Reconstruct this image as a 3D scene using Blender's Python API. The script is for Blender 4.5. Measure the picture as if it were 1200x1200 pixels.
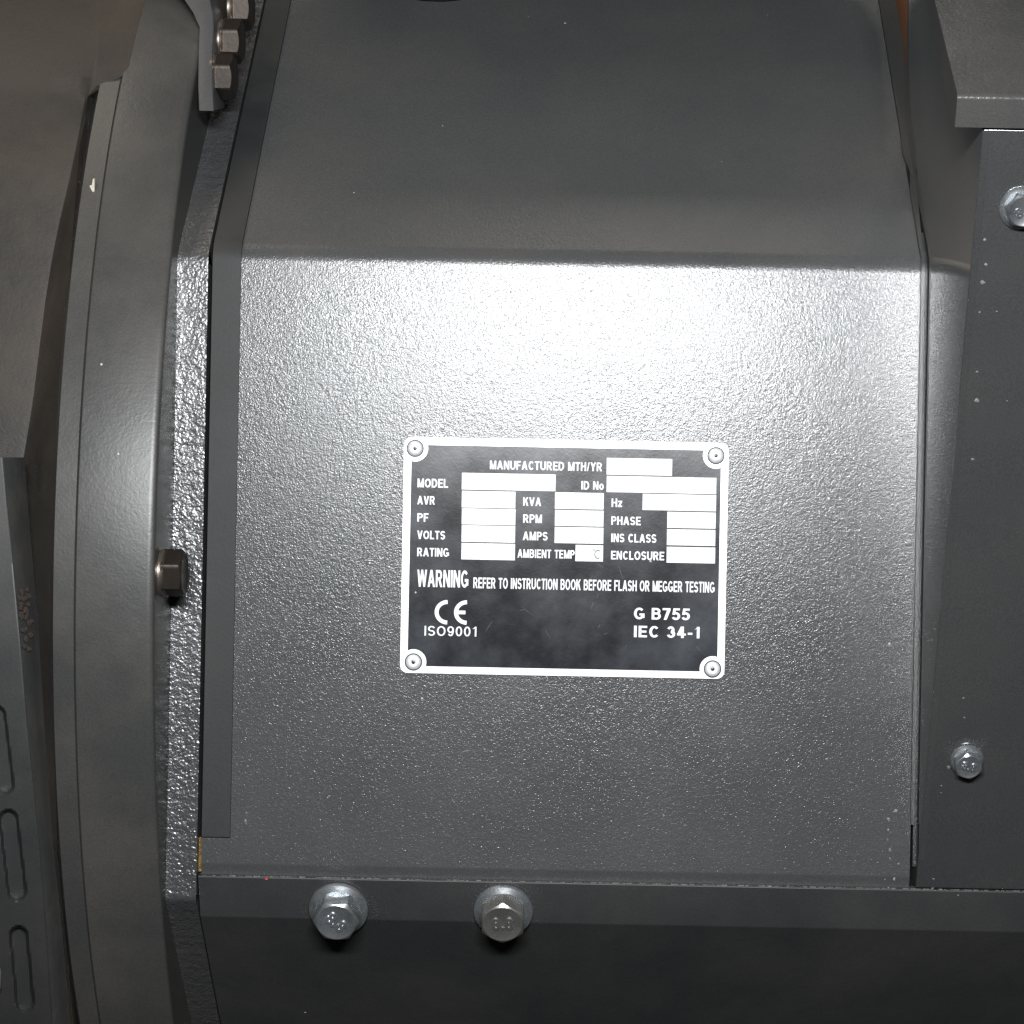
import bpy, math, random
from mathutils import Vector, Matrix

# ------------------------------------------------------------------ frame
# Everything is measured in units of 0.35 mm (one photo pixel on the side panel):
# u to the right, v up along the tilted side panel, w out of the panel.
S = 0.00035
ALPHA = math.radians(22.5)          # the side panel leans back by 22.5 degrees (octagonal casing)
D = 2500.0                          # camera distance from the panel
PPX, PPY = 672.0, 600.0             # foot of the camera axis
ROLL = math.radians(1.1)
CA, SA = math.cos(ALPHA), math.sin(ALPHA)
CR, SR = math.cos(ROLL), math.sin(ROLL)

def F(u, v, w):
    return Vector((u*S, (-w*CA + v*SA)*S, (w*SA + v*CA)*S + 0.9))
def Fd(u, v, w):
    return Vector((u, -w*CA + v*SA, w*SA + v*CA))

sc = bpy.context.scene
for o in list(bpy.data.objects): bpy.data.objects.remove(o)
col = sc.collection

# ------------------------------------------------------------------ camera
cam = bpy.data.cameras.new('camera'); cob = bpy.data.objects.new('camera', cam); col.objects.link(cob)
cam.sensor_width = 36.0; cam.lens = 36.0*D/1200.0
cam.shift_x = -(PPX-600.0)/1200.0; cam.shift_y = 0.0
cam.clip_start = 0.02; cam.clip_end = 50
cob.matrix_world = Matrix.Translation(F(0, 0, D)) @ Matrix.Rotation(math.pi/2-ALPHA, 4, 'X') @ Matrix.Rotation(ROLL, 4, 'Z')
sc.camera = cob

# ------------------------------------------------------------------ light
world = bpy.data.worlds.new('World'); sc.world = world; world.use_nodes = True
bg = world.node_tree.nodes['Background']
bg.inputs[0].default_value = (1.0, 0.93, 0.85, 1); bg.inputs[1].default_value = 0.012
def area(name, loc, target, size, power, color, shape='DISK', size_y=None):
    l = bpy.data.lights.new(name, 'AREA'); l.energy = power; l.color = color; l.shape = shape; l.size = size
    if size_y: l.size_y = size_y
    o = bpy.data.objects.new(name, l); col.objects.link(o)
    o.location = loc
    o.rotation_euler = (Vector(target)-Vector(loc)).to_track_quat('-Z', 'Y').to_euler()
    return o
# the flash above the camera, and the warm ceiling lamp of the workshop
area('camera_flash', F(0, 560, D-20), F(0, 0, 0), 0.32, 12.8, (0.96, 0.98, 1.0), 'RECTANGLE', 0.05)
area('ceiling_lamp', (-0.9, 0.35, 2.6), (0, 0.1, 0.9), 0.8, 8.5, (1.0, 0.87, 0.72), 'RECTANGLE', 0.6)

# second ceiling lamp, overhead: its soft reflection lies on the sloping top of the cover
def _mirror_spot():
    a, b = 750-PPX, 150-PPY; e = a*SR-b*CR
    w = (300.0-e)/(1-e/D); k = (D-w)/D
    p = Vector(((a*CR+b*SR)*k, e*k, w)); d = (p-Vector((0, 0, D))).normalized(); n = Vector((0, 0.7071, 0.7071))
    r = d-2*d.dot(n)*n
    return p+r*(2.3/S), p
_q, _p = _mirror_spot()
area('ceiling_lamp_overhead', F(*_q), F(*_p), 0.5, 2.4, (1.0, 0.93, 0.84), 'RECTANGLE', 0.3)

vs = sc.view_settings
vs.view_transform = 'Standard'; vs.look = 'None'; vs.exposure = 0; vs.gamma = 1; vs.use_curve_mapping = False
sc.render.engine = 'CYCLES'
sc.cycles.blur_glossy = 0.02

# ------------------------------------------------------------------ pixel helpers
def px(x, y, w=0.0):
    """photo position at a known depth w -> (u, v, w)"""
    a, b = x-PPX, y-PPY
    k = (D-w)/D
    return ((a*CR + b*SR)*k, (a*SR - b*CR)*k, w)
def px_plane(x, y, v0, w0, t):
    """photo position on the plane w = w0 + (v-v0)*t"""
    a, b = x-PPX, y-PPY
    e = a*SR - b*CR
    w = (w0 - v0*t + t*e)/(1 + t*e/D)
    return px(x, y, w)
def interp(tab, y):
    if y <= tab[0][0]: 
        (a, b), (c, d) = tab[0], tab[1]
    elif y >= tab[-1][0]:
        (a, b), (c, d) = tab[-2], tab[-1]
    else:
        for i in range(len(tab)-1):
            if tab[i][0] <= y <= tab[i+1][0]:
                (a, b), (c, d) = tab[i], tab[i+1]; break
    return b + (d-b)*(y-a)/(c-a)

# ------------------------------------------------------------------ materials
def paint(name, base, rough=0.35, bump=0.0, scale=420, spec=0.5, dust=0.25, dustcol=(0.16, 0.14, 0.115), specks=0.0, metallic=0.0, coarse=0.5, grain=0.0, coat=0.0, dscale=14):
    m = bpy.data.materials.new(name); m.use_nodes = True
    nt = m.node_tree; N = nt.nodes; L = nt.links
    b = N['Principled BSDF']
    b.inputs['Roughness'].default_value = rough; b.inputs['Metallic'].default_value = metallic
    b.inputs['Specular IOR Level'].default_value = spec
    b.inputs['Coat Weight'].default_value = coat; b.inputs['Coat Roughness'].default_value = 0.04
    tc = N.new('ShaderNodeTexCoord')
    # blotchy dust and wear
    n1 = N.new('ShaderNodeTexNoise'); n1.inputs['Scale'].default_value = dscale; n1.inputs['Detail'].default_value = 4; n1.inputs['Roughness'].default_value = 0.65
    L.new(tc.outputs['Object'], n1.inputs['Vector'])
    r1 = N.new('ShaderNodeMapRange'); r1.inputs[1].default_value = 0.38; r1.inputs[2].default_value = 0.75; r1.inputs[3].default_value = 0; r1.inputs[4].default_value = dust
    L.new(n1.outputs['Fac'], r1.inputs[0])
    mx = N.new('ShaderNodeMix'); mx.data_type = 'RGBA'
    mx.inputs[6].default_value = (*base, 1); mx.inputs[7].default_value = (*dustcol, 1)
    L.new(r1.outputs[0], mx.inputs[0])
    colout = mx.outputs[2]
    # fine grain in the colour
    n2 = N.new('ShaderNodeTexNoise'); n2.inputs['Scale'].default_value = 1700; n2.inputs['Detail'].default_value = 0
    L.new(tc.outputs['Object'], n2.inputs['Vector'])
    r2 = N.new('ShaderNodeMapRange'); r2.inputs[1].default_value = 0.3; r2.inputs[2].default_value = 0.7; r2.inputs[3].default_value = 0.90; r2.inputs[4].default_value = 1.10
    L.new(n2.outputs['Fac'], r2.inputs[0])
    mm = N.new('ShaderNodeMix'); mm.data_type = 'RGBA'; mm.blend_type = 'MULTIPLY'; mm.inputs[0].default_value = 1
    L.new(colout, mm.inputs[6]); L.new(r2.outputs[0], mm.inputs[7]); colout = mm.outputs[2]
    if specks:
        vo = N.new('ShaderNodeTexVoronoi'); vo.inputs['Scale'].default_value = 115; L.new(tc.outputs['Object'], vo.inputs['Vector'])
        lt = N.new('ShaderNodeMath'); lt.operation = 'LESS_THAN'; lt.inputs[1].default_value = 0.055; L.new(vo.outputs['Distance'], lt.inputs[0])
        sp = N.new('ShaderNodeSeparateColor'); L.new(vo.outputs['Color'], sp.inputs[0])
        l2 = N.new('ShaderNodeMath'); l2.operation = 'LESS_THAN'; l2.inputs[1].default_value = specks; L.new(sp.outputs[0], l2.inputs[0])
        mu = N.new('ShaderNodeMath'); mu.operation = 'MULTIPLY'; L.new(lt.outputs[0], mu.inputs[0]); L.new(l2.outputs[0], mu.inputs[1])
        m3 = N.new('ShaderNodeMix'); m3.data_type = 'RGBA'; m3.inputs[7].default_value = (0.45, 0.43, 0.38, 1)
        L.new(mu.outputs[0], m3.inputs[0]); L.new(colout, m3.inputs[6]); colout = m3.outputs[2]
    L.new(colout, b.inputs['Base Color'])
    # roughness wear
    r3 = N.new('ShaderNodeMapRange'); r3.inputs[1].default_value = 0.3; r3.inputs[2].default_value = 0.75; r3.inputs[3].default_value = rough*0.9; r3.inputs[4].default_value = min(1, rough*1.3)
    L.new(n1.outputs['Fac'], r3.inputs[0]); L.new(r3.outputs[0], b.inputs['Roughness'])
    if bump:
        a = N.new('ShaderNodeTexNoise'); a.inputs['Scale'].default_value = scale; a.inputs['Detail'].default_value = 1.0; a.inputs['Roughness'].default_value = 0.4; a.inputs['Distortion'].default_value = 0.5
        L.new(tc.outputs['Object'], a.inputs['Vector'])
        v = N.new('ShaderNodeTexNoise'); v.inputs['Scale'].default_value = scale*0.37; v.inputs['Detail'].default_value = 0
        L.new(tc.outputs['Object'], v.inputs['Vector'])
        ad = N.new('ShaderNodeMath'); ad.operation = 'MULTIPLY_ADD'; ad.inputs[1].default_value = coarse
        L.new(v.outputs['Fac'], ad.inputs[0]); L.new(a.outputs['Fac'], ad.inputs[2])
        bp = N.new('ShaderNodeBump'); bp.inputs['Strength'].default_value = 1.0; bp.inputs['Distance'].default_value = bump
        rb = N.new('ShaderNodeMapRange'); rb.inputs[1].default_value = 0.3; rb.inputs[2].default_value = 0.7; rb.inputs[3].default_value = 1.0; rb.inputs[4].default_value = 0.72
        L.new(n1.outputs['Fac'], rb.inputs[0]); L.new(rb.outputs[0], bp.inputs['Strength'])
        L.new(ad.outputs[0], bp.inputs['Height']); L.new(bp.outputs[0], b.inputs['Normal'])
    return m

M = {}
M['panel'] = paint('panel_powder_coat', (0.056, 0.058, 0.059), 0.22, 0.000114, 1800, spec=0.62, dust=0.10, specks=0.05)
M['cast'] = paint('cast_flange_paint', (0.044, 0.045, 0.047), 0.26, 0.00046, 760, spec=1.0, dust=0.12, coarse=0.8)
M['ring'] = paint('ring_paint', (0.042, 0.042, 0.041), 0.34, 0.00005, 800, spec=0.5, dust=0.22, specks=0.03)
M['body'] = paint('housing_paint', (0.024, 0.022, 0.020), 0.5, 0.00010, 520, spec=0.35, dust=0.6, dustcol=(0.080, 0.063, 0.046))
M['strip'] = paint('rubber_strip', (0.020, 0.022, 0.023), 0.5, 0.00003, 700, spec=0.3, dust=0.12)
M['rail'] = paint('rail_paint', (0.030, 0.031, 0.032), 0.45, 0.00006, 600, dust=0.10, specks=0.02)
M['box'] = paint('box_paint', (0.046, 0.047, 0.048), 0.05, 0.000002, 600, spec=1.0, coat=1.0, dust=0.08, specks=0.03)
M['lid'] = paint('lid_paint', (0.048, 0.049, 0.050), 0.20, 0.00010, 700, spec=0.9, dust=0.25)
M['vent'] = paint('vent_paint', (0.033, 0.034, 0.034), 0.42, 0.00004, 600, dust=0.15)
M['worn'] = paint('worn_edge', (0.085, 0.087, 0.088), 0.34, 0.00014, 420, dust=0.7, dustcol=(0.14, 0.13, 0.12), metallic=0.1, dscale=60)
M['bracket'] = paint('bracket_paint', (0.048, 0.051, 0.054), 0.45, 0.00006, 600, dust=0.2)
M['zinc'] = paint('zinc_steel', (0.50, 0.53, 0.55), 0.27, 0.00004, 500, metallic=0.82, dust=0.8, dustcol=(0.12, 0.13, 0.135), dscale=90)
M['dark_steel'] = paint('phosphated_steel', (0.040, 0.035, 0.031), 0.34, 0.00004, 500, metallic=0.75, dust=0.4, dustcol=(0.10, 0.068, 0.048))
M['washer_dark'] = paint('bare_washer_steel', (0.34, 0.29, 0.25), 0.3, 0.00002, 500, metallic=0.9, dust=0.4, dustcol=(0.2, 0.16, 0.13))
M['alu'] = paint('aluminium', (0.80, 0.81, 0.82), 0.38, 0.00001, 700, metallic=0.35, dust=0.10, dustcol=(0.55, 0.55, 0.55))
M['white'] = paint('white_print', (0.84, 0.85, 0.86), 0.45, 0, dust=0.05, dustcol=(0.6, 0.6, 0.6))
M['black'] = paint('black_print', (0.007, 0.008, 0.011), 0.22, 0.000012, 900, dust=1.0, dustcol=(0.030, 0.034, 0.041), specks=0.10, dscale=34)
M['ink'] = paint('grey_ink', (0.03, 0.03, 0.035), 0.5, 0, dust=0)
M['brass'] = paint('brass', (0.34, 0.21, 0.07), 0.3, 0.0004, 300, metallic=0.6, dust=1.0, dustcol=(0.03, 0.025, 0.02), dscale=220)
M['orange'] = paint('orange_wood', (0.20, 0.070, 0.018), 0.6, 0.0002, 150, dust=0.5, dustcol=(0.10, 0.05, 0.02))
M['hose'] = paint('black_rubber', (0.018, 0.018, 0.019), 0.5, 0.0001, 300, dust=0.2)
M['chip'] = paint('bare_primer', (0.55, 0.50, 0.42), 0.6, 0, dust=0.2)
M['speck'] = paint('dried_paint', (0.24, 0.23, 0.205), 0.6, 0, dust=0.9, dustcol=(0.08, 0.08, 0.075), dscale=160)
M['red'] = paint('red_paint', (0.55, 0.03, 0.02), 0.5, 0, dust=0)
M['light_grey'] = paint('light_grey_metal', (0.20, 0.20, 0.19), 0.5, 0, dust=0.8, dscale=120)

# ------------------------------------------------------------------ mesh helpers
def thing(name, origin, label, cat, group=None):
    o = bpy.data.objects.new(name, None); col.objects.link(o); o.location = F(*origin); o.empty_display_size = 0.02
    o['label'] = label; o['category'] = cat
    if group: o['group'] = group
    bpy.context.view_layer.update()
    return o
def root_loc(p):
    while p.parent: p = p.parent
    return p.location
def mk(name, verts, faces, mat, parent, angle=35, label=None, bevel=0.0, kind=None):
    """one mesh part; verts in (u, v, w)"""
    me = bpy.data.meshes.new(name)
    o0 = root_loc(parent)
    me.from_pydata([F(*p)-o0 for p in verts], [], faces)
    me.validate(); 
    import bmesh
    bm = bmesh.new(); bm.from_mesh(me)
    bmesh.ops.recalc_face_normals(bm, faces=bm.faces)
    if bevel:
        es = [e for e in bm.edges if len(e.link_faces) == 2 and e.calc_face_angle(0) > math.radians(30)]
        bmesh.ops.bevel(bm, geom=es, offset=bevel*S, segments=3, affect='EDGES', profile=0.5)
    bm.to_mesh(me); bm.free()
    for p in me.polygons: p.use_smooth = True
    me.set_sharp_from_angle(angle=math.radians(angle))
    me.materials.append(mat)
    o = bpy.data.objects.new(name, me); col.objects.link(o); o.parent = parent
    if label: o['label'] = label
    if kind: o['kind'] = kind
    return o
def box_mesh(u0, u1, v0, v1, w0, w1):
    vs_ = [(u, v, w) for u in (u0, u1) for v in (v0, v1) for w in (w0, w1)]
    fs = [(0,1,3,2),(4,6,7,5),(0,4,5,1),(2,3,7,6),(0,2,6,4),(1,5,7,3)]
    return vs_, fs
def rounded(pts, radii, n=8):
    """round the inner corners of an open (v, w) polyline"""
    out = [pts[0]]
    for i in range(1, len(pts)-1):
        p0, p1, p2 = Vector(pts[i-1]), Vector(pts[i]), Vector(pts[i+1])
        r = radii[i-1]
        if r <= 0: out.append(tuple(p1)); continue
        d0 = (p0-p1).normalized(); d1 = (p2-p1).normalized()
        ang = d0.angle(d1); t = r/math.tan(ang/2)
        a = p1+d0*t; b = p1+d1*t
        c = p1+(d0+d1).normalized()*(r/math.sin(ang/2))
        va, vb = a-c, b-c
        tot = va.angle_signed(vb)
        for k in range(n+1):
            th = -tot*k/n
            out.append(tuple(c+Vector((va.x*math.cos(th)-va.y*math.sin(th), va.x*math.sin(th)+va.y*math.cos(th)))))
    out.append(pts[-1])
    return out
def offset_line(pts, t):
    res = []
    for i, p in enumerate(pts):
        a = Vector(pts[max(0, i-1)]); b = Vector(pts[min(len(pts)-1, i+1)])
        d = (b-a).normalized(); n = Vector((d.y, -d.x))
        res.append(tuple(Vector(p)+n*t))
    return res
def sheet(pts, u0, u1, t, ucut=None):
    """solid bent sheet: open (v, w) profile, extruded from u0 to u1, thickness t to the inside.
       u0/u1 may be functions of the profile index fraction"""
    inner = offset_line(pts, t)
    ring = pts+inner[::-1]
    n = len(ring)
    f0 = u0 if callable(u0) else (lambda p: u0)
    f1 = u1 if callable(u1) else (lambda p: u1)
    base = pts+pts[::-1]
    V = [(f0(b), p[0], p[1]) for p, b in zip(ring, base)]+[(f1(b), p[0], p[1]) for p, b in zip(ring, base)]
    m = len(pts)
    Fc = []
    for i in range(n):
        j = (i+1) % n
        Fc.append((i, j, n+j, n+i))
    for i in range(m-1):
        Fc.append((i, i+1, n-2-i, n-1-i)); Fc.append((n+i, n+n-1-i, n+n-2-i, n+i+1))
    return V, Fc
def prism(poly, u0, u1):
    n = len(poly)
    V = [(u0, *p) for p in poly]+[(u1, *p) for p in poly]
    Fc = [tuple(range(n)), tuple(range(2*n-1, n-1, -1))]+[(i, n+i, n+(i+1) % n, (i+1) % n) for i in range(n)]
    return V, Fc

# casing axis (behind the panel) for the round parts
VA, WA = -68.0, -875.0
def revolve(profile, a0=-180, a1=180, n=180, closed=True):
    """profile of (u, r) turned round the casing axis"""
    V, Fc = [], []
    m = len(profile); full = (a1-a0) >= 360
    rows = n if full else n+1
    for i in range(rows):
        a = math.radians(a0+(a1-a0)*i/n)
        for (u, r) in profile:
            V.append((u, VA+r*math.sin(a), WA+r*math.cos(a)))
    for i in range(n):
        i2 = (i+1) % rows
        for j in range(m if closed else m-1):
            j2 = (j+1) % m
            Fc.append((i*m+j, i*m+j2, i2*m+j2, i2*m+j))
    if closed and not full:
        Fc.append(tuple(range(m))); Fc.append(tuple((rows-1)*m+j for j in range(m)))
    return V, Fc
def w_on_circle(v, r):
    return WA+math.sqrt(max(0, r*r-(v-VA)**2))

def axis_frame(axis, up):
    a = Vector(axis).normalized(); x = (Vector(up)-a*Vector(up).dot(a)).normalized(); y = a.cross(x)
    return a, x, y
def lathe_on(c, axis, up, prof, n=40):
    a, x, y = axis_frame(axis, up); c = Vector(c)
    V = []; Fc = []
    m = len(prof)
    for i in range(n):
        t = 2*math.pi*i/n
        d = x*math.cos(t)+y*math.sin(t)
        for (r, h) in prof: V.append(tuple(c+d*r+a*h))
    for i in range(n):
        i2 = (i+1) % n
        for j in range(m-1): Fc.append((i*m+j, i*m+j+1, i2*m+j+1, i2*m+j))
    Fc.append(tuple(i*m for i in range(n))); Fc.append(tuple(i*m+m-1 for i in range(n)))
    return V, Fc
def hex_head(c, axis, up, rot, r, h0, h1, n=72, dish=1.0):
    a, x, y = axis_frame(axis, up); c = Vector(c)
    V = []; Fc = []
    rc = r*0.95
    for i in range(n):
        t = 2*math.pi*i/n
        ph = (t-rot) % (math.pi/3)-math.pi/6
        rh = r/math.cos(ph)
        rh = min(rh, r*1.135)
        d = x*math.cos(t)+y*math.sin(t)
        zc = h1-max(0, rh-rc)*0.62
        for (q, z) in ((rh, h0), (rh, zc-0.4), (rh-0.5, zc), (rc, h1), (rc*0.90, h1-dish*0.3), (rc*0.80, h1-dish)):
            V.append(tuple(c+d*q+a*z))
    m = 6
    for i in range(n):
        i2 = (i+1) % n
        for j in range(m-1): Fc.append((i*m+j, i*m+j+1, i2*m+j+1, i2*m+j))
    Fc.append(tuple(i*m+m-1 for i in range(n))); Fc.append(tuple(i*m for i in range(n)))
    return V, Fc

_txt_cache = {}
def text_geo(body, bold=0.02, spacing=1.0):
    key = (body, bold, spacing)
    if key in _txt_cache: return _txt_cache[key]
    cu = bpy.data.curves.new('t', 'FONT'); cu.body = body; cu.size = 1; cu.offset = bold; cu.space_character = spacing
    cu.resolution_u = 4
    o = bpy.data.objects.new('t', cu); col.objects.link(o)
    bpy.context.view_layer.update()
    me = bpy.data.meshes.new_from_object(o.evaluated_get(bpy.context.evaluated_depsgraph_get()))
    V = [(p.co.x, p.co.y) for p in me.vertices]; Fc = [tuple(p.vertices) for p in me.polygons]
    bpy.data.objects.remove(o); bpy.data.curves.remove(cu); bpy.data.meshes.remove(me)
    _txt_cache[key] = (V, Fc)
    return V, Fc

def bolt(parent, name, c, axis, up, rot, rflange, fl_h, r, h, mat, washer_mat, label=None, mark=None, mark_rot=0):
    """hex flange bolt: head part with its washer and its strength mark as sub-parts"""
    hd = mk(name, *hex_head(c, axis, up, rot, r, fl_h*0.6, h), mat, parent, angle=28, label=label)
    prof = [(r*0.6, 0.0), (rflange*0.97, 0.0), (rflange, 0.8), (rflange, fl_h*0.45), (rflange*0.97, fl_h*0.62), (r*1.16, fl_h), (r*0.8, fl_h*1.02)]
    mk('washer', *lathe_on(c, axis, up, prof), washer_mat, hd, angle=22)
    if mark:
        V, Fc = text_geo(mark, 0.03, 1.05)
        xs = [p[0] for p in V]; ys = [p[1] for p in V]
        cx, cy = (min(xs)+max(xs))/2, (min(ys)+max(ys))/2
        k = r*1.05/(max(xs)-min(xs))
        a, x, y = axis_frame(axis, up)
        right = x.cross(a)     # seen from outside
        cm, sm = math.cos(mark_rot), math.sin(mark_rot)
        vv = []
        for hh in (h-1.0, h+0.6):
            for (p, q) in V:
                p2, q2 = (p-cx)*k, (q-cy)*k
                p3, q3 = p2*cm-q2*sm, p2*sm+q2*cm
                vv.append(tuple(Vector(c)+right*p3+x*q3+a*hh))
        nV = len(V)
        from collections import Counter
        ec = Counter()
        for f in Fc:
            for i in range(len(f)):
                e = (f[i], f[(i+1) % len(f)]); ec[tuple(sorted(e))] += 1
        ff = [tuple(nV+i for i in f) for f in Fc]
        for f in Fc:
            for i in range(len(f)):
                e = (f[i], f[(i+1) % len(f)])
                if ec[tuple(sorted(e))] == 1: ff.append((e[0], e[1], nV+e[1], nV+e[0]))
        mk('strength_mark', vv, ff, mat, hd, angle=30)
    return hd

# ================================================================== ALTERNATOR
T45 = math.sin(math.radians(45))
VF, VB = 300.0, -434.0               # fold and bottom edge of the side panel
U0, U1 = -394.0, 402.0               # panel width (left end lies under the rubber strip)
alt = thing('alternator', (0, VB-200, -60), 'grey powder-coated alternator casing with a textured flat side panel, in the middle of the picture', 'alternator')

top_end = (VF+T45*700, -T45*700)
prof_panel = rounded([top_end, (VF, 0.0), (VB+14, 0.0), (VB, -4.0)], [34, 10], 12)
mk('cover_panel', *sheet(prof_panel, U0-34, U1, -8.0), M['panel'], alt, angle=50,
   label='folded cover panel with pebbled grey paint, bright under the flash')

# thin rim along the right-hand edge of the cover, dented above the fold
rim_prof = rounded([top_end, (VF, 0.0), (-358.0, 0.0)], [34], 12)
dense = []
for i in range(len(rim_prof)-1):
    a, b = Vector(rim_prof[i]), Vector(rim_prof[i+1]); L_ = (b-a).length; k = max(1, int(L_/14))
    for j in range(k): dense.append(tuple(a+(b-a)*j/k))
dense.append(rim_prof[-1])
outer = offset_line(dense, 5.0)
def dent(p): 
    g = math.exp(-((p[0]-425)/16.0)**2)
    return 5.0*g - 2.2*math.exp(-((p[0]-455)/14.0)**2)
def rim_u1(p):
    t = max(0.0, min(1.0, (p[0]-330)/300.0))
    return U1+3.6+19*t
mk('edge_rim', *sheet(outer, lambda p: U1-0.6+dent(p)*0.8, lambda p: rim_u1(p)+dent(p), -16.0), M['rail'], alt, angle=40,
   label='thin dented sheet rim along the right edge of the cover')
# second, lower rim behind it
mk('inner_rim', *sheet(offset_line(rounded([(VF+40, -40), (VF, -3.0), (-408.0, -3.0)], [34], 10), 1.0), U1+3.5, U1+9.0, -30.0), M['strip'], alt, angle=40)

# sealing strip over the left end of the cover
strip_prof = offset_line(rounded([top_end, (VF, 0.0), (-388.0, 0.0)], [34], 12), 4.5)
mk('rubber_strip', *sheet(strip_prof, -427.5, -394.5, -4.4), M['strip'], alt, angle=50,
   label='dark rubber sealing strip down the left edge of the cover')

# end flange left of the strip (coarse cast texture)
fl_prof = rounded([(VF+T45*700-6, -T45*700), (VF-6, 6.0), (VB-28, 6.0), (VB-28-T45*420, 6.0-T45*420)], [26, 14], 10)
def fl_u0(p): return -474.0
mk('end_flange', *sheet(fl_prof, -482.0, -432.5, -60.0), M['cast'], alt, angle=50,
   label='bright coarse-textured cast end flange between ring and rubber strip', bevel=0)
# brass shim showing in the gap under the strip
mk('brass_shim', *box_mesh(-432.0, -428.2, -430, -390, -16, -3), M['brass'], alt, label='bit of brass showing in the gap below the rubber strip')

# bottom rail: upright lip with the bolts, then the face that turns in underneath
lip_h = 56.0
pB = (VB-lip_h*CA, 3.0-lip_h*SA)
rail_prof = rounded([(VB+1.0, -3.0), (VB-0.5, 3.0), pB, (pB[0]-T45*420, pB[1]-T45*420)], [1.6, 9.0], 6)
mk('bottom_rail', *sheet(rail_prof, -431.0, 700.0, -10.0), M['rail'], alt, angle=50,
   label='dark bottom rail carrying the two zinc bolts')
# worn bright paint edge: bead of chipped paint along the joint
random.seed(4)
V, Fc = [], []
u = -425.0
while u < 640:
    L_ = random.uniform(2, 9); hgt = random.uniform(0.2, 1.0)
    if random.random() < 0.8:
        b0 = len(V); vv, ff = box_mesh(u, u+L_, VB+0.2-hgt*0.3, VB+0.2+hgt, 1.0, 3.6+random.random()*0.6)
        V += vv; Fc += [tuple(b0+i for i in f) for f in ff]
    u += L_+random.uniform(0, 3)
mk('paint_edge', V, Fc, paint('chipped_edge', (0.13, 0.135, 0.14), 0.35, 0.0003, 600, dust=0.8, dscale=200), alt, kind='stuff', label='chipped bright paint along the joint above the rail')

AX_OUT = Vector((0, -SA, CA))        # level, straight out of the machine
UPV = Vector((0, CA, SA))            # world up
for i, (x, y, rot, lab, mr) in enumerate(((397, 1064, math.radians(30), 'clean zinc flange bolt on the rail, the left one of the pair', -0.75),
                                          (590, 1066, 0.0, 'zinc flange bolt on the rail with a scuffed dark face, the right one of the pair', 0.05))):
    c = px_plane(x, y, VB-0.5, 3.4, SA/CA)
    zm = M['zinc'] if i == 0 else paint('scuffed_zinc', (0.50, 0.49, 0.46), 0.33, 0.00012, 330, metallic=0.8, dust=1.0, dustcol=(0.07, 0.07, 0.07))
    bolt(alt, 'flange_bolt', c, AX_OUT, UPV, rot, 35, 9, 24.0, 31, zm, M['zinc'], lab, '8.8', mr)

# ================================================================== NAMEPLATE
plate = thing('nameplate', (-9, -190, 2), 'black and silver rating plate with blank white fields, riveted to the grey cover panel', 'nameplate')
PU0, PU1, PV0, PV1 = -199.5, 180.2, -192.0, 84.0
def rrect(u0, u1, v0, v1, r, n=8):
    pts = []
    for cx, cy, a0 in ((u1-r, v1-r, 0), (u0+r, v1-r, 90), (u0+r, v0+r, 180), (u1-r, v0+r, 270)):
        for k in range(n+1):
            a = math.radians(a0+90*k/n); pts.append((cx+r*math.cos(a), cy+r*math.sin(a)))
    return pts
def slab(poly, w0, w1):
    n = len(poly)
    return ([(p[0], p[1], w0) for p in poly]+[(p[0], p[1], w1) for p in poly],
            [tuple(range(n-1, -1, -1)), tuple(range(n, 2*n))]+[(i, (i+1) % n, n+(i+1) % n, n+i) for i in range(n)])
mk('backing_plate', *slab(rrect(PU0, PU1, PV0, PV1, 9), 0.3, 3.0), M['alu'], plate, angle=40, label='silver plate with rounded corners')
riv = [px(486.5, 525.5, 3)[:2], px(839, 534, 3)[:2], px(484.5, 775.8, 3)[:2], px(835, 784, 3)[:2]]
# black printed area with round cut-outs at the rivets
bu0, bu1, bv0, bv1 = PU0+8.7, PU1-8.5, PV0+8.3, PV1-8.7
def corner(c, sx, sy, R=15.2, n=10):
    """arc of the cut-out from the horizontal edge to the vertical edge"""
    eu = bu0 if sx < 0 else bu1; ev = bv0 if sy < 0 else bv1
    # intersections
    du = math.sqrt(max(0, R*R-(ev-c[1])**2)); dv = math.sqrt(max(0, R*R-(eu-c[0])**2))
    pA = (c[0]-sx*du, ev); pB_ = (eu, c[1]-sy*dv)
    a0 = math.atan2(pA[1]-c[1], pA[0]-c[0]); a1 = math.atan2(pB_[1]-c[1], pB_[0]-c[0])
    while a1-a0 > math.pi: a1 -= 2*math.pi
    while a1-a0 < -math.pi: a1 += 2*math.pi
    return [(c[0]+R*math.cos(a0+(a1-a0)*k/n), c[1]+R*math.sin(a0+(a1-a0)*k/n)) for k in range(n+1)]
tl, tr, bl, br = riv
poly = corner(tr, 1, 1)+corner(br, 1, -1)[::-1]+corner(bl, -1, -1)+corner(tl, -1, 1)[::-1]
mk('black_field', *slab(poly[::-1], 2.9, 3.35), M['black'], plate, angle=40, label='scratched black printed area of the plate')
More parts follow.
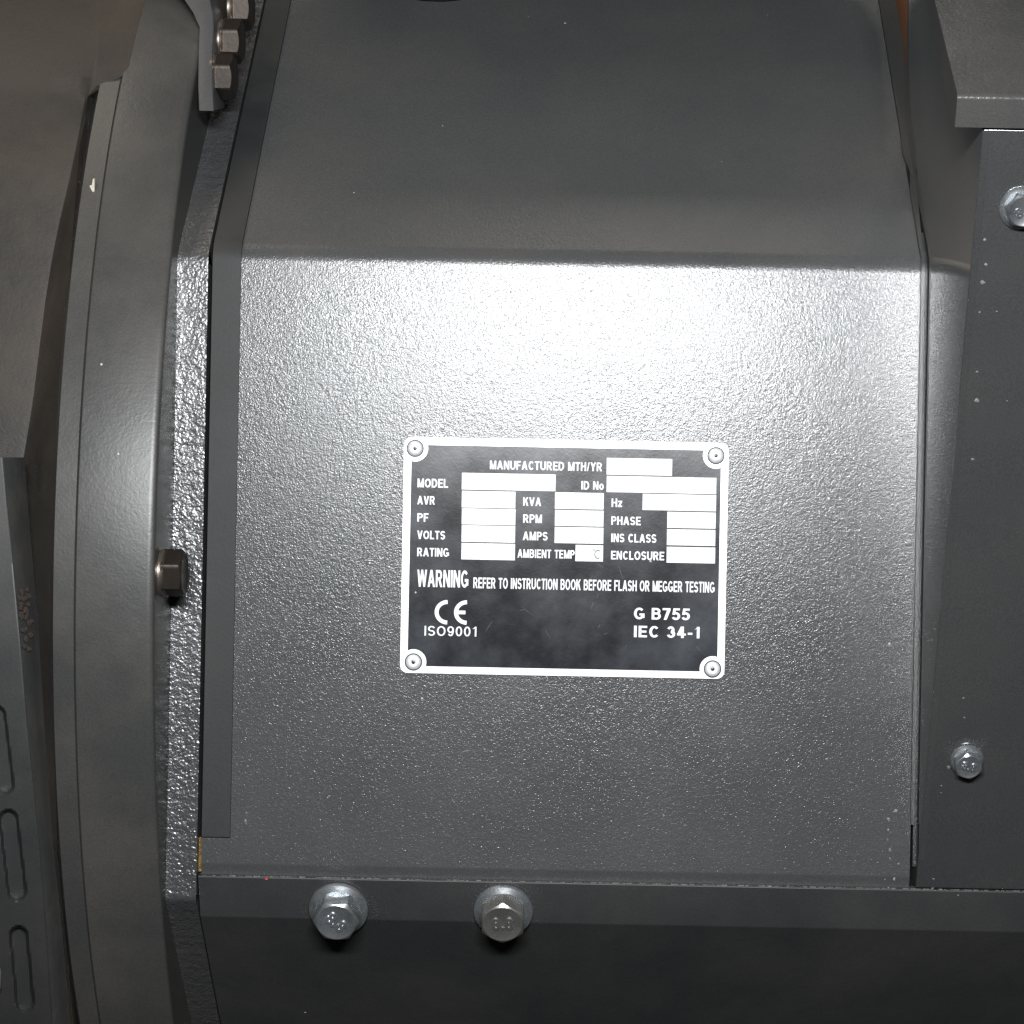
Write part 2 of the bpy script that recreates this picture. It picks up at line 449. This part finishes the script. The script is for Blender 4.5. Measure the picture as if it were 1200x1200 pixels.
# blank white fields (photo pixels: x0, x1, y0, y1)
for (x0, x1, y0, y1) in ((711, 787.6, 537.2, 556.8), (711, 839.3, 558.8, 577.8), (541.3, 651, 555, 574.6), (541.2, 604, 575.6, 595.2), (541.2, 604, 596.2, 615),
                         (541, 603.6, 616, 635.4), (540.8, 603.4, 636.8, 656), (650.4, 707.4, 577.3, 596.6), (650.3, 707.2, 598, 616.6), (650, 707, 617.9, 636.8),
                         (674.4, 706.7, 638.8, 657.8), (753.1, 839.1, 579.4, 598.4), (782, 838.6, 600.2, 619), (781.6, 838.2, 620.6, 639.3), (781.3, 838, 641.2, 659.8)):
    c = px((x0+x1)/2, (y0+y1)/2, 3.5)
    hw, hh = (x1-x0)/2, (y1-y0)/2
    mk('blank_field', *box_mesh(c[0]-hw, c[0]+hw, c[1]-hh, c[1]+hh, 3.2, 3.6), M['white'], plate)
def arc(cx, cy, rx, ry, a0, a1, n=24):
    return [(cx+rx*math.cos(math.radians(a0+(a1-a0)*k/n)), cy+ry*math.sin(math.radians(a0+(a1-a0)*k/n))) for k in range(n+1)]
# plain bold sans-serif capitals built from strokes
def glyph(ch, t):
    """polygons of one letter, cap height 1; returns (width, list of quads/strips)"""
    Q = []
    def q(*p): Q.append(list(p))
    def vbar(x, y0=0.0, y1=1.0): q((x, y0), (x+t, y0), (x+t, y1), (x, y1))
    tv = t*0.86                       # horizontals a little thinner
    def hbar(y, x0, x1): q((x0, y), (x1, y), (x1, y+tv), (x0, y+tv))
    def strip(pts):
        n = len(pts); L_, R_ = [], []
        for i, p in enumerate(pts):
            a_ = Vector(pts[max(0, i-1)]); b_ = Vector(pts[min(n-1, i+1)]); d_ = (b_-a_).normalized()
            hw_ = (t*abs(d_.y)+tv*abs(d_.x))/(abs(d_.x)+abs(d_.y))/2
            nn = Vector((-d_.y, d_.x))*hw_
            L_.append((p[0]+nn.x, p[1]+nn.y)); R_.append((p[0]-nn.x, p[1]-nn.y))
        for i in range(n-1): q(L_[i], R_[i], R_[i+1], L_[i+1])
    def ar(cx, cy, rx, ry, a0, a1, n=18): return arc(cx, cy, rx, ry, a0, a1, n)
    h = t/2; hv = tv/2
    if ch == ' ': return 0.30, Q
    if ch in 'OQ0':
        W = 0.80 if ch == 'O' else 0.60
        strip(ar(W/2, .5, W/2-h, .5-hv, 0, 360, 32)); return W, Q
    if ch == 'o':
        W = .60; strip(ar(W/2, .37, W/2-h, .37-hv, 0, 360, 28)); return W, Q
    if ch == 'z':
        W = .5; hbar(0, 0, W); hbar(.74-tv, 0, W); q((0, tv), (t*1.2, tv), (W, .74-tv), (W-t*1.2, .74-tv)); return W, Q
    if ch == 'C':
        W = .74; strip(ar(W/2+.02, .5, W/2-h, .5-hv, 42, 318, 28)); return W, Q
    if ch == 'G':
        W = .80; strip(ar(W/2, .5, W/2-h, .5-hv, 42, 325, 28)); hbar(.42-hv, W*.52, W); vbar(W-t, .12, .42); return W, Q
    if ch == 'S':
        W = .66; ry = (1-tv)/4
        strip(ar(W/2, .5+ry, W/2-h, ry, 20, 265, 18)+ar(W/2, .5-ry, W/2-h, ry, 85, -160, 18)); return W, Q
    if ch == 'D':
        W = .74; vbar(0); strip([(t*.5, 1-hv), (W*.42, 1-hv)]+ar(W*.42, .5, W*.58-h, .5-hv, 88, -88, 20)+[(W*.42, hv), (t*.5, hv)]); return W, Q
    if ch in 'PR':
        W = .66 if ch == 'P' else .72; vbar(0); y0 = .40
        cy = (1-hv+y0+hv)/2; ry = (1-hv-y0-hv)/2
        xr = W if ch == 'P' else W*.93
        strip([(t*.5, 1-hv), (xr*.55, 1-hv)]+ar(xr*.55, cy, xr*.45-h, ry, 88, -88, 14)+[(xr*.55, y0+hv), (t*.5, y0+hv)])
        if ch == 'R': q((W-t*1.2, 0), (W, 0), (W*.66, y0+hv), (W*.66-t*1.15, y0+hv))
        return W, Q
    if ch == 'B':
        W = .70; vbar(0); ry1 = (1-hv-.53)/2; ry2 = (.53-hv)/2
        strip([(t*.5, 1-hv), (W*.5, 1-hv)]+ar(W*.5, .53+ry1, W*.44-h, ry1, 88, -88, 12)+[(W*.5, .53), (t*.5, .53)])
        strip([(W*.5, .53)]+ar(W*.52, .53-ry2, W*.48-h, ry2, 88, -88, 12)+[(W*.5, hv), (t*.5, hv)]); return W, Q
    if ch == 'U':
        W = .72; strip([(h, 1), (h, .36)]+ar(W/2, .36, W/2-h, .36-hv, 182, 358, 18)+[(W-h, .36), (W-h, 1)]); return W, Q
    if ch == 'E': W = .62; vbar(0); hbar(0, h, W); hbar(1-tv, h, W); hbar(.5-hv, h, W*.92); return W, Q
    if ch == 'F': W = .58; vbar(0); hbar(1-tv, h, W); hbar(.49-hv, h, W*.9); return W, Q
    if ch == 'L': W = .58; vbar(0); hbar(0, h, W); return W, Q
    if ch == 'T': W = .62; vbar(W/2-h); hbar(1-tv, 0, W); return W, Q
    if ch == 'H': W = .70; vbar(0); vbar(W-t); hbar(.52-hv, h, W-h); return W, Q
    if ch == 'I': return t, [[(0, 0), (t, 0), (t, 1), (0, 1)]]
    if ch == 'M':
        W = .84; vbar(0); vbar(W-t); d = t*1.05
        q((0, 1), (W/2-d/2, 0), (W/2+d/2, 0), (d, 1)); q((W, 1), (W-d, 1), (W/2-d/2, 0), (W/2+d/2, 0)); return W, Q
    if ch == 'N': W = .72; vbar(0); vbar(W-t); d = t*1.15; q((0, 1), (W-d, 0), (W, 0), (d, 1)); return W, Q
    if ch == 'A':
        W = .78; d = t*1.08; q((0, 0), (d, 0), (W/2+d*.5, 1), (W/2-d*.5, 1)); q((W-d, 0), (W, 0), (W/2+d*.5, 1), (W/2-d*.5, 1)); hbar(.22, W*.2, W*.8); return W, Q
    if ch == 'V': W = .74; d = t*1.08; q((0, 1), (W/2-d*.5, 0), (W/2+d*.5, 0), (d, 1)); q((W, 1), (W-d, 1), (W/2-d*.5, 0), (W/2+d*.5, 0)); return W, Q
    if ch == 'W':
        W = 1.04; d = t*1.0
        for (a_, b_) in ((d/2, W*.27), (W/2, W*.27), (W/2, W*.73), (W-d/2, W*.73)): q((a_-d/2, 1), (b_-d/2, 0), (b_+d/2, 0), (a_+d/2, 1))
        return W, Q
    if ch == 'Y': W = .72; d = t*1.1; vbar(W/2-h, 0, .46); q((0, 1), (W/2-h, .42), (W/2+h, .42), (d, 1)); q((W, 1), (W-d, 1), (W/2-h, .42), (W/2+h, .42)); return W, Q
    if ch == 'K': W = .72; d = t*1.2; vbar(0); q((W-d, 1), (W, 1), (t*1.1, .36), (t*.9, .60 if t < .16 else .62)); q((W-d*1.05, 0), (W, 0), (t*2.4, .66), (t*1.5, .48)); return W, Q
    if ch == '/': W = .34; q((0, 0), (t*.7, 0), (W, 1), (W-t*.7, 1)); return W, Q
    if ch == '-': W = .34; hbar(.30, 0, W); return W, Q
    if ch == '1': W = .42; vbar(W-t-.04); q((0, .74), (W-t, .86), (W-t, 1), (W*.42, .92)); return W, Q
    if ch == '3':
        W = .60; ry1 = .235; ry2 = .275-hv*.2
        strip(ar(W*.46, 1-hv-ry1, W*.46-h, ry1, 160, -88, 16)); strip(ar(W*.48, hv+ry2, W*.52-h, ry2, 88, -160, 16)); return W, Q
    if ch == '4': W = .64; vbar(W-t*1.75); hbar(.22, 0, W); q((0, .22+tv*.6), (t*1.1, .22+tv*.6), (W-t*.9, 1), (W-t*1.9, 1)); return W, Q
    if ch == '5': W = .62; hbar(1-tv, W*.16, W*.95); q((W*.04, .46), (W*.04+t, .46), (W*.16+t, 1), (W*.16, 1)); strip(ar(W*.46, .335, W*.54-h, .335-hv, 140, -155, 20)); return W, Q
    if ch == '7': W = .60; hbar(1-tv, 0, W); q((W*.16, 0), (W*.16+t*1.1, 0), (W, 1-tv), (W-t*1.3, 1-tv)); return W, Q
    if ch == '9':
        W = .60; strip(ar(W/2, .66, W/2-h, .34-hv, 0, 360, 26)); strip([(W-h, .66)]+ar(W/2, .5, W/2-h, .5-hv, -2, -140, 16)); return W, Q
    return 0.3, Q
def lettering(body, x0, x1, yb, cap, t=0.20, mat='white', gap=0.11, w=3.75, name='lettering'):
    x = 0.0; polys = []
    for ch in body:
        W, Q = glyph(ch, t)
        for p in Q: polys.append([(x+a[0], a[1]) for a in p])
        x += W+gap
    x -= gap
    k = (x1-x0)/x
    o_ = px(x0, yb, w); vv, ff = [], []
    for i, p in enumerate(polys):
        n = len(vv); dw = 0.018*(i % 3)
        vv += [(o_[0]+a[0]*k, o_[1]+a[1]*cap, w+dw) for a in p]; ff.append(tuple(range(n, n+len(p))))
    mk(name, vv, ff, M[mat], plate, angle=180, label='the words '+body if len(body) > 3 else None)
for a in (('MANUFACTURED MTH/YR', 574, 705.4, 549.8, 10.2), ('MODEL', 489.2, 525, 571, 10.3), ('AVR', 489, 509.6, 591, 9.9), ('PF', 489, 502, 611.2, 9.9),
          ('VOLTS', 488.8, 521.5, 631.6, 9.9), ('RATING', 488.8, 526, 651.8, 10), ('KVA', 613, 634, 592.6, 9.9), ('RPM', 613, 635, 612.6, 9.9), ('AMPS', 612.6, 641.6, 632.9, 10),
          ('AMBIENT TEMP', 606.4, 673.2, 653.4, 9.9), ('ID No', 681.2, 707.4, 573.6, 9.9), ('Hz', 716.6, 729, 594, 9.9), ('PHASE', 716.3, 750.7, 614.9, 9.9),
          ('INS CLASS', 716.2, 769, 635.2, 10), ('ENCLOSURE', 716, 778.2, 655.5, 10)):
    lettering(*a)
lettering('WARNING', 488.8, 548.6, 687.5, 20, 0.19, gap=0.09)
lettering('REFER TO INSTRUCTION BOOK BEFORE FLASH OR MEGGER TESTING', 554.6, 837, 689.2, 12.6, 0.19, gap=0.10)
lettering('ISO9001', 497.4, 558.6, 744.8, 11.4, 0.145, gap=0.17)
lettering('G B755', 742.8, 808.4, 725.6, 13.6, 0.20, gap=0.12)
lettering('IEC 34-1', 742.8, 820.2, 746.6, 13.4, 0.20, gap=0.14)
# degree sign and thin C in the temperature field
def stroke(path, wd, w, name, mat):
    V = []; Fc = []
    for i, p in enumerate(path):
        a = Vector(path[max(0, i-1)]); b = Vector(path[min(len(path)-1, i+1)]); d = (b-a).normalized(); n = Vector((-d.y, d.x))*wd/2
        V += [(p[0]+n.x, p[1]+n.y, w), (p[0]-n.x, p[1]-n.y, w)]
    for i in range(len(path)-1): Fc.append((2*i, 2*i+1, 2*i+3, 2*i+2))
    return mk(name, V, Fc, M[mat], plate, angle=180)
c = px(700.6, 649.6, 0); stroke(arc(c[0], c[1], 3.6, 4.7, 50, 310), 1.1, 3.8, 'lettering', 'ink')
c = px(696.4, 644.3, 0); stroke(arc(c[0], c[1], 1.1, 1.1, 0, 360, 12), 0.6, 3.8, 'degree_sign', 'ink')
# CE mark
c = px(524.5, 717.3, 0); stroke(arc(c[0], c[1], 12.6, 12.0, 90, 270), 4.6, 3.75, 'approval_mark', 'white')
c = px(547.2, 717.6, 0); stroke(arc(c[0], c[1], 12.6, 12.0, 90, 270), 4.6, 3.75, 'approval_mark', 'white')
stroke([(c[0]-12.6, c[1]), (c[0]-1.6, c[1])], 4.2, 3.77, 'approval_mark', 'white')
random.seed(21)
V, Fc = [], []
for i in range(46):
    u_, v_ = random.uniform(bu0+10, bu1-10), random.uniform(bv0+6, bv1-6); L_ = random.uniform(4, 22); an = random.choice((random.gauss(0.9, 0.25), random.gauss(2.3, 0.4), random.uniform(0, 3.1)))
    du_, dv_ = math.cos(an)*L_/2, math.sin(an)*L_/2; wd = random.uniform(0.10, 0.28); k = len(V)
    nx_, ny_ = -math.sin(an)*wd, math.cos(an)*wd
    if not (bu0+3 < u_-abs(du_) and u_+abs(du_) < bu1-3 and bv0+16 < v_-abs(dv_) and v_+abs(dv_) < bv1-16): continue
    V += [(u_-du_, v_-dv_, 3.42), (u_+nx_, v_+ny_, 3.42), (u_+du_, v_+dv_, 3.42), (u_-nx_, v_-ny_, 3.42)]; Fc.append((k, k+1, k+2, k+3))
mk('scratches', V, Fc, paint('scratched_print', (0.085, 0.09, 0.10), 0.4, 0, dust=0.6, dustcol=(0.03, 0.03, 0.035), dscale=120), plate, kind='stuff')
for i, (ru, rv) in enumerate(riv):
    r_ = mk('rivet', *lathe_on((ru, rv, 3.0), (0, 0, 1), (0, 1, 0), [(9.0, -1), (9.0, 0.4), (8.4, 1.6), (6.6, 2.7), (4.2, 3.2), (3.0, 2.9), (2.6, 1.6)], 32), M['alu'], plate, angle=40)
    mk('rivet_pin', *lathe_on((ru, rv, 3.0), (0, 0, 1), (0, 1, 0), [(2.5, 0.2), (2.3, 2.0), (1.2, 2.3)], 16), M['dark_steel'], r_)
    # stamped ring round the rivet
    mk('stamped_ring', *lathe_on((ru, rv, 3.0), (0, 0, 1), (0, 1, 0), [(9.1, 0.0), (9.1, 0.5), (10.2, 0.5), (10.4, 0.0)], 32), M['ink'], r_)

# ================================================================== ADAPTER RING
R1 = 985.0
ring = thing('adapter_ring', (-513, VA-R1, WA), 'smooth grey steel adapter ring curving down the left of the end flange', 'ring')
mk('ring_band', *revolve([(-557, 840), (-557, R1-1.5), (-555.5, R1), (-476.5, R1), (-470.8, R1-1.05), (-469.4, R1-2.4), (-468.7, R1-4.6), (-468.4, R1-7), (-467.6, 840)]), M['ring'], ring, angle=35)
# single dark bolt on its face, axis level with the shaft
def ring_bolt(parent, y_px, rr, ub, lab, ln=1.0):
    # find the angle so that the bolt centre sits at photo row y_px
    best = None
    for k in range(-800, 801):
        a = math.radians(k/10.0)
        v, w = VA+rr*math.sin(a), WA+rr*math.cos(a)
        uu = ub+14
        q = D/(D-w); x_, d_ = uu*q, -v*q
        yy = PPY + x_*SR + d_*CR
        if best is None or abs(yy-y_px) < best[0]: best = (abs(yy-y_px), v, w)
    _, v, w = best
    bolt(parent, 'hex_bolt', (ub, v, w), (1, 0, 0), (0, 1, 0), math.radians(12), 26.5, 8, 24.5, 29*ln, M['dark_steel'], M['washer_dark'], lab)
ring_bolt(ring, 671, 943, -469.0, 'brown hex bolt standing alone on the ring face', 0.95)

# ================================================================== LIFTING BRACKET with three bolts
brk = thing('bracket', (-450, 460, -160), 'bent grey steel bracket bolted to the ring at the top left', 'bracket')
rows = [(-60, 172, 216), (-20, 200, 238), (0, 216, 246), (15, 226, 249.5), (32, 233.6, 250.5), (62, 232.5, 248.5), (100, 232, 249), (130, 233, 250.5)]
V, Fc = [], []
for (y, xa, xb) in rows:
    wf = -70-(130-y)*0.55
    a = px(xa, y, wf); b = px(xb, y, wf)
    V += [a, b, (b[0], b[1]+18, wf-80), (a[0], a[1]+18, wf-80)]
for i in range(len(rows)-1):
    for j in range(4): Fc.append((4*i+j, 4*i+(j+1) % 4, 4*i+4+(j+1) % 4, 4*i+4+j))
Fc.append((0, 1, 2, 3)); k = 4*(len(rows)-1); Fc.append((k, k+1, k+2, k+3))
mk('arm', V, Fc, M['bracket'], brk, angle=30, bevel=1.2)
ring_bolt(brk, 90, 958, -455.0, 'lowest and nearest of the three dark bracket bolts')
ring_bolt(brk, 48, 955, -455.0, 'middle one of the three dark bracket bolts')
ring_bolt(brk, 10, 955, -452.0, 'topmost of the three dark bracket bolts, cut by the edge of the picture')

# ================================================================== FLYWHEEL HOUSING (far left)
hou = thing('flywheel_housing', (-640, VA-900, WA), 'dusty grey cast flywheel housing left of the adapter ring', 'engine housing')
R2 = 981.0
mk('flange_band', *revolve([(-640, 850), (-583.5, R2-3), (-582, R2), (-559.0, R2), (-558, R2-2), (-558, 850)], -60, 37.6, 140), M['ring'], hou, angle=35)
# body: follows the ring at the top, drops away from it further down
gapx = [(-200, 120), (60, 112), (107, 104.0), (150, 96.5), (207, 85.0), (260, 72.5), (300, 64.5), (350, 56.5), (400, 50.0), (450, 44.0), (480, 40.0), (510, 35.0), (540, 30.0), (700, 14.0), (1300, 0.0)]
bandx = [(-200, 130), (60, 118), (107, 104.5), (175, 92.0), (300, 82.0), (430, 72.0), (540, 66.0), (600, 62.5), (800, 61.0), (1000, 66.0), (1300, 95)]
drop = [(-200, 0.0), (0, 1.0), (60, 3.0), (107, 7.0), (150, 15), (200, 27), (250, 41), (300, 54), (360, 67), (440, 81), (520, 91), (700, 100), (1300, 110)]
V, Fc = [], []; ncol = 0
ys = list(range(-200, 1320, 12))
for y in ys:
    dr = interp(drop, y)
    # depth along this row
    def at(x, r):
        w = 0.0
        for _ in range(8):
            p = px(x, y, w); w = w_on_circle(p[1], r)
        return px(x, y, w)
    pts = [at(-140, R2-dr-6), at(-60, R2-dr-3), at(interp(gapx, y)-14, R2-dr), at(interp(gapx, y)-3, R2-dr-0.5), at(interp(gapx, y), R2-dr+3), at(interp(gapx, y)*0.5+interp(bandx, y)*0.5, R2-dr*0.55), at(interp(bandx, y)+1, R2-8 if y > 107 else R2-dr), ]
    # above the end of the flange band the casting runs right up to the ring
    t = max(0.0, min(1.0, (110.0-y)/24.0))
    if t > 0:
        xr = 130.0
        for _ in range(12):
            p = at(xr, R1+0.4); xr += (-551.0-p[0])*0.9
        x0 = interp(gapx, y)
        for k_, f_ in ((3, 0.02), (4, 0.1), (5, 0.5), (6, 1.0)):
            q = at(x0+(xr-x0)*f_, R1+0.4)
            pts[k_] = tuple(Vector(pts[k_])*(1-t)+Vector(q)*t)
    ncol = len(pts); V += pts
for i in range(len(ys)-1):
    for j in range(ncol-1): Fc.append((i*ncol+j, i*ncol+j+1, (i+1)*ncol+j+1, (i+1)*ncol+j))
# close it at the back so that it is a solid casting
nv = len(V)
for i in range(len(ys)):
    a = V[i*ncol]; b = V[i*ncol+ncol-1]
    V += [(a[0], a[1], a[2]-220), (b[0]+0.0, b[1], b[2]-220)]
for i in range(len(ys)-1):
    Fc.append((i*ncol, (i+1)*ncol, nv+2*(i+1), nv+2*i)); Fc.append((i*ncol+ncol-1, nv+2*i+1, nv+2*(i+1)+1, (i+1)*ncol+ncol-1)); Fc.append((nv+2*i, nv+2*i+2, nv+2*i+3, nv+2*i+1))
mk('casting', V, Fc, M['body'], hou, angle=40)
# paint chip on the flange
c = px(108.5, 221, w_on_circle(px(108, 221, 0)[1], R2+0.6)); 
chip = [(-3.5, 3), (1.0, -5.5), (2.6, -6), (2.2, 12), (0.4, 11), (-0.5, 4)]
mk('paint_chip', [(c[0]+p[0], c[1]+p[1], c[2]+1.5) for p in chip]+[(c[0]+p[0], c[1]+p[1], c[2]-4) for p in chip],
   [tuple(range(6)), tuple(range(11, 5, -1))]+[(i, (i+1) % 6, 6+(i+1) % 6, 6+i) for i in range(6)], M['chip'], hou, label='pale chip in the paint of the flange edge')

# ================================================================== VENT COVER (bottom left)
vent = thing('vent_cover', (-640, -700, 0), 'dark slotted cover plate with a worn edge at the lower left', 'cover plate')
fx = [(536, 4.0), (600, 10.0), (650, 15.0), (720, 21.5), (780, 27.0), (850, 32.5), (900, 38.0), (1000, 48.0), (1100, 55.5), (1200, 62.0), (1300, 68)]
ox = [(536, 29.0), (600, 33.5), (640, 37.0), (730, 45.0), (810, 52.5), (900, 61.0), (1000, 72.0), (1070, 82.0), (1200, 97.0), (1300, 108)]
R3, R3b = 1012.0, 940.0
slots = [((-4, 838), (6, 920), 11), ((10, 960), (20, 1044), 11.5), ((22, 1096), (29.5, 1175), 11), ((33, 1212), (38, 1290), 11)]
def sdf(x, y):
    best = 1e9
    for (a, b, r) in slots:
        A, B, P_ = Vector(a), Vector(b), Vector((x, y))
        t = max(0, min(1, (P_-A).dot(B-A)/(B-A).length_squared)); best = min(best, (P_-A-(B-A)*t).length-r)
    return best
def at_r(x, y, r):
    w = 60.0
    for _ in range(8):
        p = px(x, y, w); w = w_on_circle(p[1], r)
    return px(x, y, w)
V, Fc = [], []
nx = 52; ys = [536+2.2*i for i in range(332)]
for y in ys:
    f = interp(fx, y)
    for j in range(nx):
        x = -36+(f+36)*j/(nx-1)
        s = sdf(x, y)
        dp = 0.0
        if s < 0: dp = 15.0*min(1, -s/2.6)
        edge = max(0, (x-(f-2.0))/2.0)
        V.append(at_r(x, y, R3-dp-2.0*edge*edge))
for i in range(len(ys)-1):
    for j in range(nx-1): Fc.append((i*nx+j, i*nx+j+1, (i+1)*nx+j+1, (i+1)*nx+j))
mk('slotted_face', V, Fc, M['vent'], vent, angle=30, label='flat face with a column of rounded slots')
V, Fc = [], []
for y in ys[::2]:
    f, o_ = interp(fx, y), interp(ox, y)
    a = at_r(f, y, R3-2.0); b = at_r(o_, y, R3b)
    V += [a, tuple(Vector(a)*0.97+Vector(b)*0.03), b, (b[0]-30, b[1], b[2]-90)]
n_ = len(V)//4
for i in range(n_-1):
    for j in range(3): Fc.append((4*i+j, 4*i+j+1, 4*i+5+j, 4*i+4+j))
top = [at_r(-36, 536, R3), at_r(interp(fx, 536), 536, R3-2.0), at_r(interp(ox, 536), 536, R3b), at_r(-36, 536, R3b)]
top = [top[0], top[1], top[2], top[3]]
k = len(V); V += top; Fc.append((k, k+1, k+2, k+3))
mk('worn_edge', V, Fc, M['worn'], vent, angle=40, label='worn machined edge with traces of rust')
random.seed(7)
V, Fc = [], []
for i in range(26):
    y = random.choice((random.uniform(690, 705), random.uniform(712, 730), random.uniform(735, 765), random.uniform(690, 765)))
    f, o_ = interp(fx, y), interp(ox, y); t = random.uniform(0.05, 0.6)
    a = Vector(at_r(f, y, R3-2.0)); b = Vector(at_r(o_, y, R3b)); c = a+(b-a)*t; dr_ = (b-a).normalized(); k = len(V)
    nn = dr_.cross(Vector((0, 1, 0))).normalized()
    if nn.x < 0: nn = -nn
    n = 7
    for j in range(n):
        q = 2*math.pi*j/n; V.append(tuple(c+nn*1.4+dr_*math.cos(q)*random.uniform(4, 14)+Vector((0, 1, 0))*math.sin(q)*random.uniform(1.2, 4.5)))
    V.append(tuple(c+nn*1.7))
    for j in range(n): Fc.append((k+j, k+(j+1) % n, k+n))
mk('rust_patch', V, Fc, paint('rust', (0.125, 0.085, 0.07), 0.6, 0.0003, 500, dust=1.0, dustcol=(0.085, 0.08, 0.075), dscale=250), vent, kind='stuff', label='reddish rust on the worn edge')
c0 = at_r(0, 1140, R3+1)
mk('bright_tab', *slab([(c0[0]-9+p[0], c0[1]+p[1]) for p in rrect(-9, 9.5, -22, 22, 5)], c0[2]-2, c0[2]+2), M['light_grey'], vent)

# ================================================================== TERMINAL BOX (right)
TB = 0.392
UB = 409.0
vb0, wb0 = VB+2.0, 3.6
vt = 398.0; wt = wb0+(vt-vb0)*TB
box = thing('terminal_box', (560, VB, -60), 'dark grey sheet-metal terminal box with a projecting lid, at the right edge', 'terminal box')
ld = Vector((133, -153)).normalized()
top_back = (vt+ld.x*690-6, wt+ld.y*690)
bx = [(vb0, wb0), (vt, wt), top_back, (VB+10, -205.0)]
mk('case', *prism(bx, UB, 760), M['box'], box, angle=30, bevel=2.2, label='box case, its smooth side wall mirroring the bright panel')
# folded front edge strip of the case
mk('corner_seam', *prism([(vb0+34, wb0+34*TB-4), (vb0+34, wb0+34*TB+0.9), (vt-6, wt-6*TB+0.9), (vt-6, wt-6*TB-4)], UB+0.8, UB+7.5), M['box'], box, angle=30)
# lid: sloping top sheet with a lip turned down over the front
lv, lw = 428.0, 350.0
lip = (lv-33*CA, lw-33*SA)
lid_prof = rounded([(lv+ld.x*720, lw+ld.y*720), (lv, lw), lip], [7.0], 8)
lid = mk('lid', *sheet(lid_prof, 379.0, 780.0, -7.0), M['lid'], box, angle=40, bevel=0.0, label='lid with a turned-down lip catching the flash')
side = [(lv+ld.x*700, lw+ld.y*700), (lv-1, lw-4), (lip[0]+1, lip[1]-1), (lip[0]+1, lip[1]-8), (lv-24+ld.x*700, lw-14+ld.y*700)]
mk('lid_side', *prism(side, 379.6, 385.0), M['lid'], lid, angle=30)
AXB = Vector((0, -TB, 1)).normalized(); UPB = Vector((0, 1, TB)).normalized()
for (x, y, rot, rf, r, lab, mr) in ((1132.5, 890, 0.2, 19.5, 14.5, 'small zinc screw low on the box front', -0.2), (1196, 243, 0.4, 22.5, 16.0, 'small zinc screw high on the box front, cut by the edge of the picture', 0.4)):
    c = px_plane(x, y, vb0, wb0+0.2, TB)
    bolt(box, 'flange_screw', c, AXB, UPB, rot, rf, 6, r, 19, M['zinc'], M['zinc'], lab, '8.8', mr)
# dried paint specks on the box front
random.seed(11)
V, Fc = [], []
for (x, y, r) in ((1154, 281, 2.0), (1155, 310, 2.2), (1152, 331, 3.0), (1148, 366, 1.8), (1131, 435, 1.8), (1145, 436, 1.6), (1145, 469, 3.2), (1140, 538, 2.2), (1123, 527, 1.4),
                  (1129, 818, 1.7), (1130, 841, 1.6), (1096, 820, 2.6), (1112, 899, 2.8), (1103, 921, 1.5), (1103, 929, 1.0), (1094, 1030, 1.7), (1093, 1041, 1.6), (1123, 1049, 1.5), (1168, 365, 1.4), (1180, 470, 1.2)):
    c = Vector(px_plane(x, y, vb0, wb0+0.2, TB)); k = len(V); n = 7
    for i in range(n):
        t = 2*math.pi*i/n; q = r*random.uniform(0.55, 1.15)
        V.append(tuple(c+Vector((1, 0, 0))*q*math.cos(t)+UPB*q*0.8*math.sin(t)))
    V.append(tuple(c+AXB*0.8))
    for i in range(n): Fc.append((k+i, k+(i+1) % n, k+n))
mk('paint_speck', V, Fc, M['speck'], box, kind='stuff', label='pale dried specks of paint on the box front')
V, Fc = [], []
for (x, y, r) in ((1050, 950, 3.2), (1041, 960, 2.0), (1041, 973, 2.0), (1040, 984, 1.4), (1043, 996, 2.2), (1043, 1006, 1.6), (1053, 1012, 1.6), (1037, 1031, 1.3), (1048, 1030, 2.4), (1041, 1040, 1.5), (1060, 1043, 1.9), (289, 953, 1.6), (288, 962, 2.2), (449, 940, 1.2), (312, 1001, 1.2)):
    c = Vector(px(x, y, 0.2)); k = len(V); n = 7
    for i in range(n):
        t = 2*math.pi*i/n; q = r*random.uniform(0.55, 1.15)
        V.append(tuple(c+Vector((q*math.cos(t)*0.8, q*math.sin(t), 0))))
    V.append(tuple(c+Vector((0, 0, 0.9))))
    for i in range(n): Fc.append((k+i, k+(i+1) % n, k+n))
mk('paint_speck', V, Fc, M['speck'], alt, kind='stuff', label='pale dried specks of paint on the lower right of the cover')
c = px(312.5, 1030, 3.4); mk('red_speck', *box_mesh(c[0]-1.6, c[0]+1.4, c[1]-1.0, c[1]+0.8, 2.5, 4.4), M['red'], alt)

# ================================================================== OCCLUDER above the cover: unseen shell added for its shadow, only the foot in view
occ = thing('shadow_occluder', (-200, 688, -375), 'black rounded body added out of view to shade the cover, only its curved foot showing at the top edge', 'occluder')
V, Fc = [], []; prof = [(-425, 0), (-420, 40), (-400, 80), (-365, 115), (-310, 140), (-250, 150), (340, 150), (385, 132), (410, 90), (418, 0)]
for i in range(48):
    a = 2*math.pi*i/48
    for (u_, r_) in prof: V.append((u_, 900+r_*math.sin(a), -305+r_*math.cos(a)))
m_ = len(prof)
for i in range(48):
    for j in range(m_-1): Fc.append((i*m_+j, i*m_+j+1, ((i+1) % 48)*m_+j+1, ((i+1) % 48)*m_+j))
mk('shell', V, Fc, M['hose'], occ, angle=40)  # out of view, shaped to cast the curved shadow on the sloping top
poly = [(-236, 860), (-246, 702), (-238, 692), (-218, 687.5), (-190, 686.5), (-166, 690), (-152, 700), (-158, 860)]
mk('foot', *slab(poly, -384, -352), M['hose'], occ, angle=40)

# ================================================================== BACKGROUND
post = thing('timber_post', (500, 300, -720), 'orange-brown post glimpsed through the narrow gap between alternator and terminal box', 'post')
mk('post_shaft', *box_mesh(445, 620, 300, 1100, -780, -700), M['orange'], post, bevel=4)
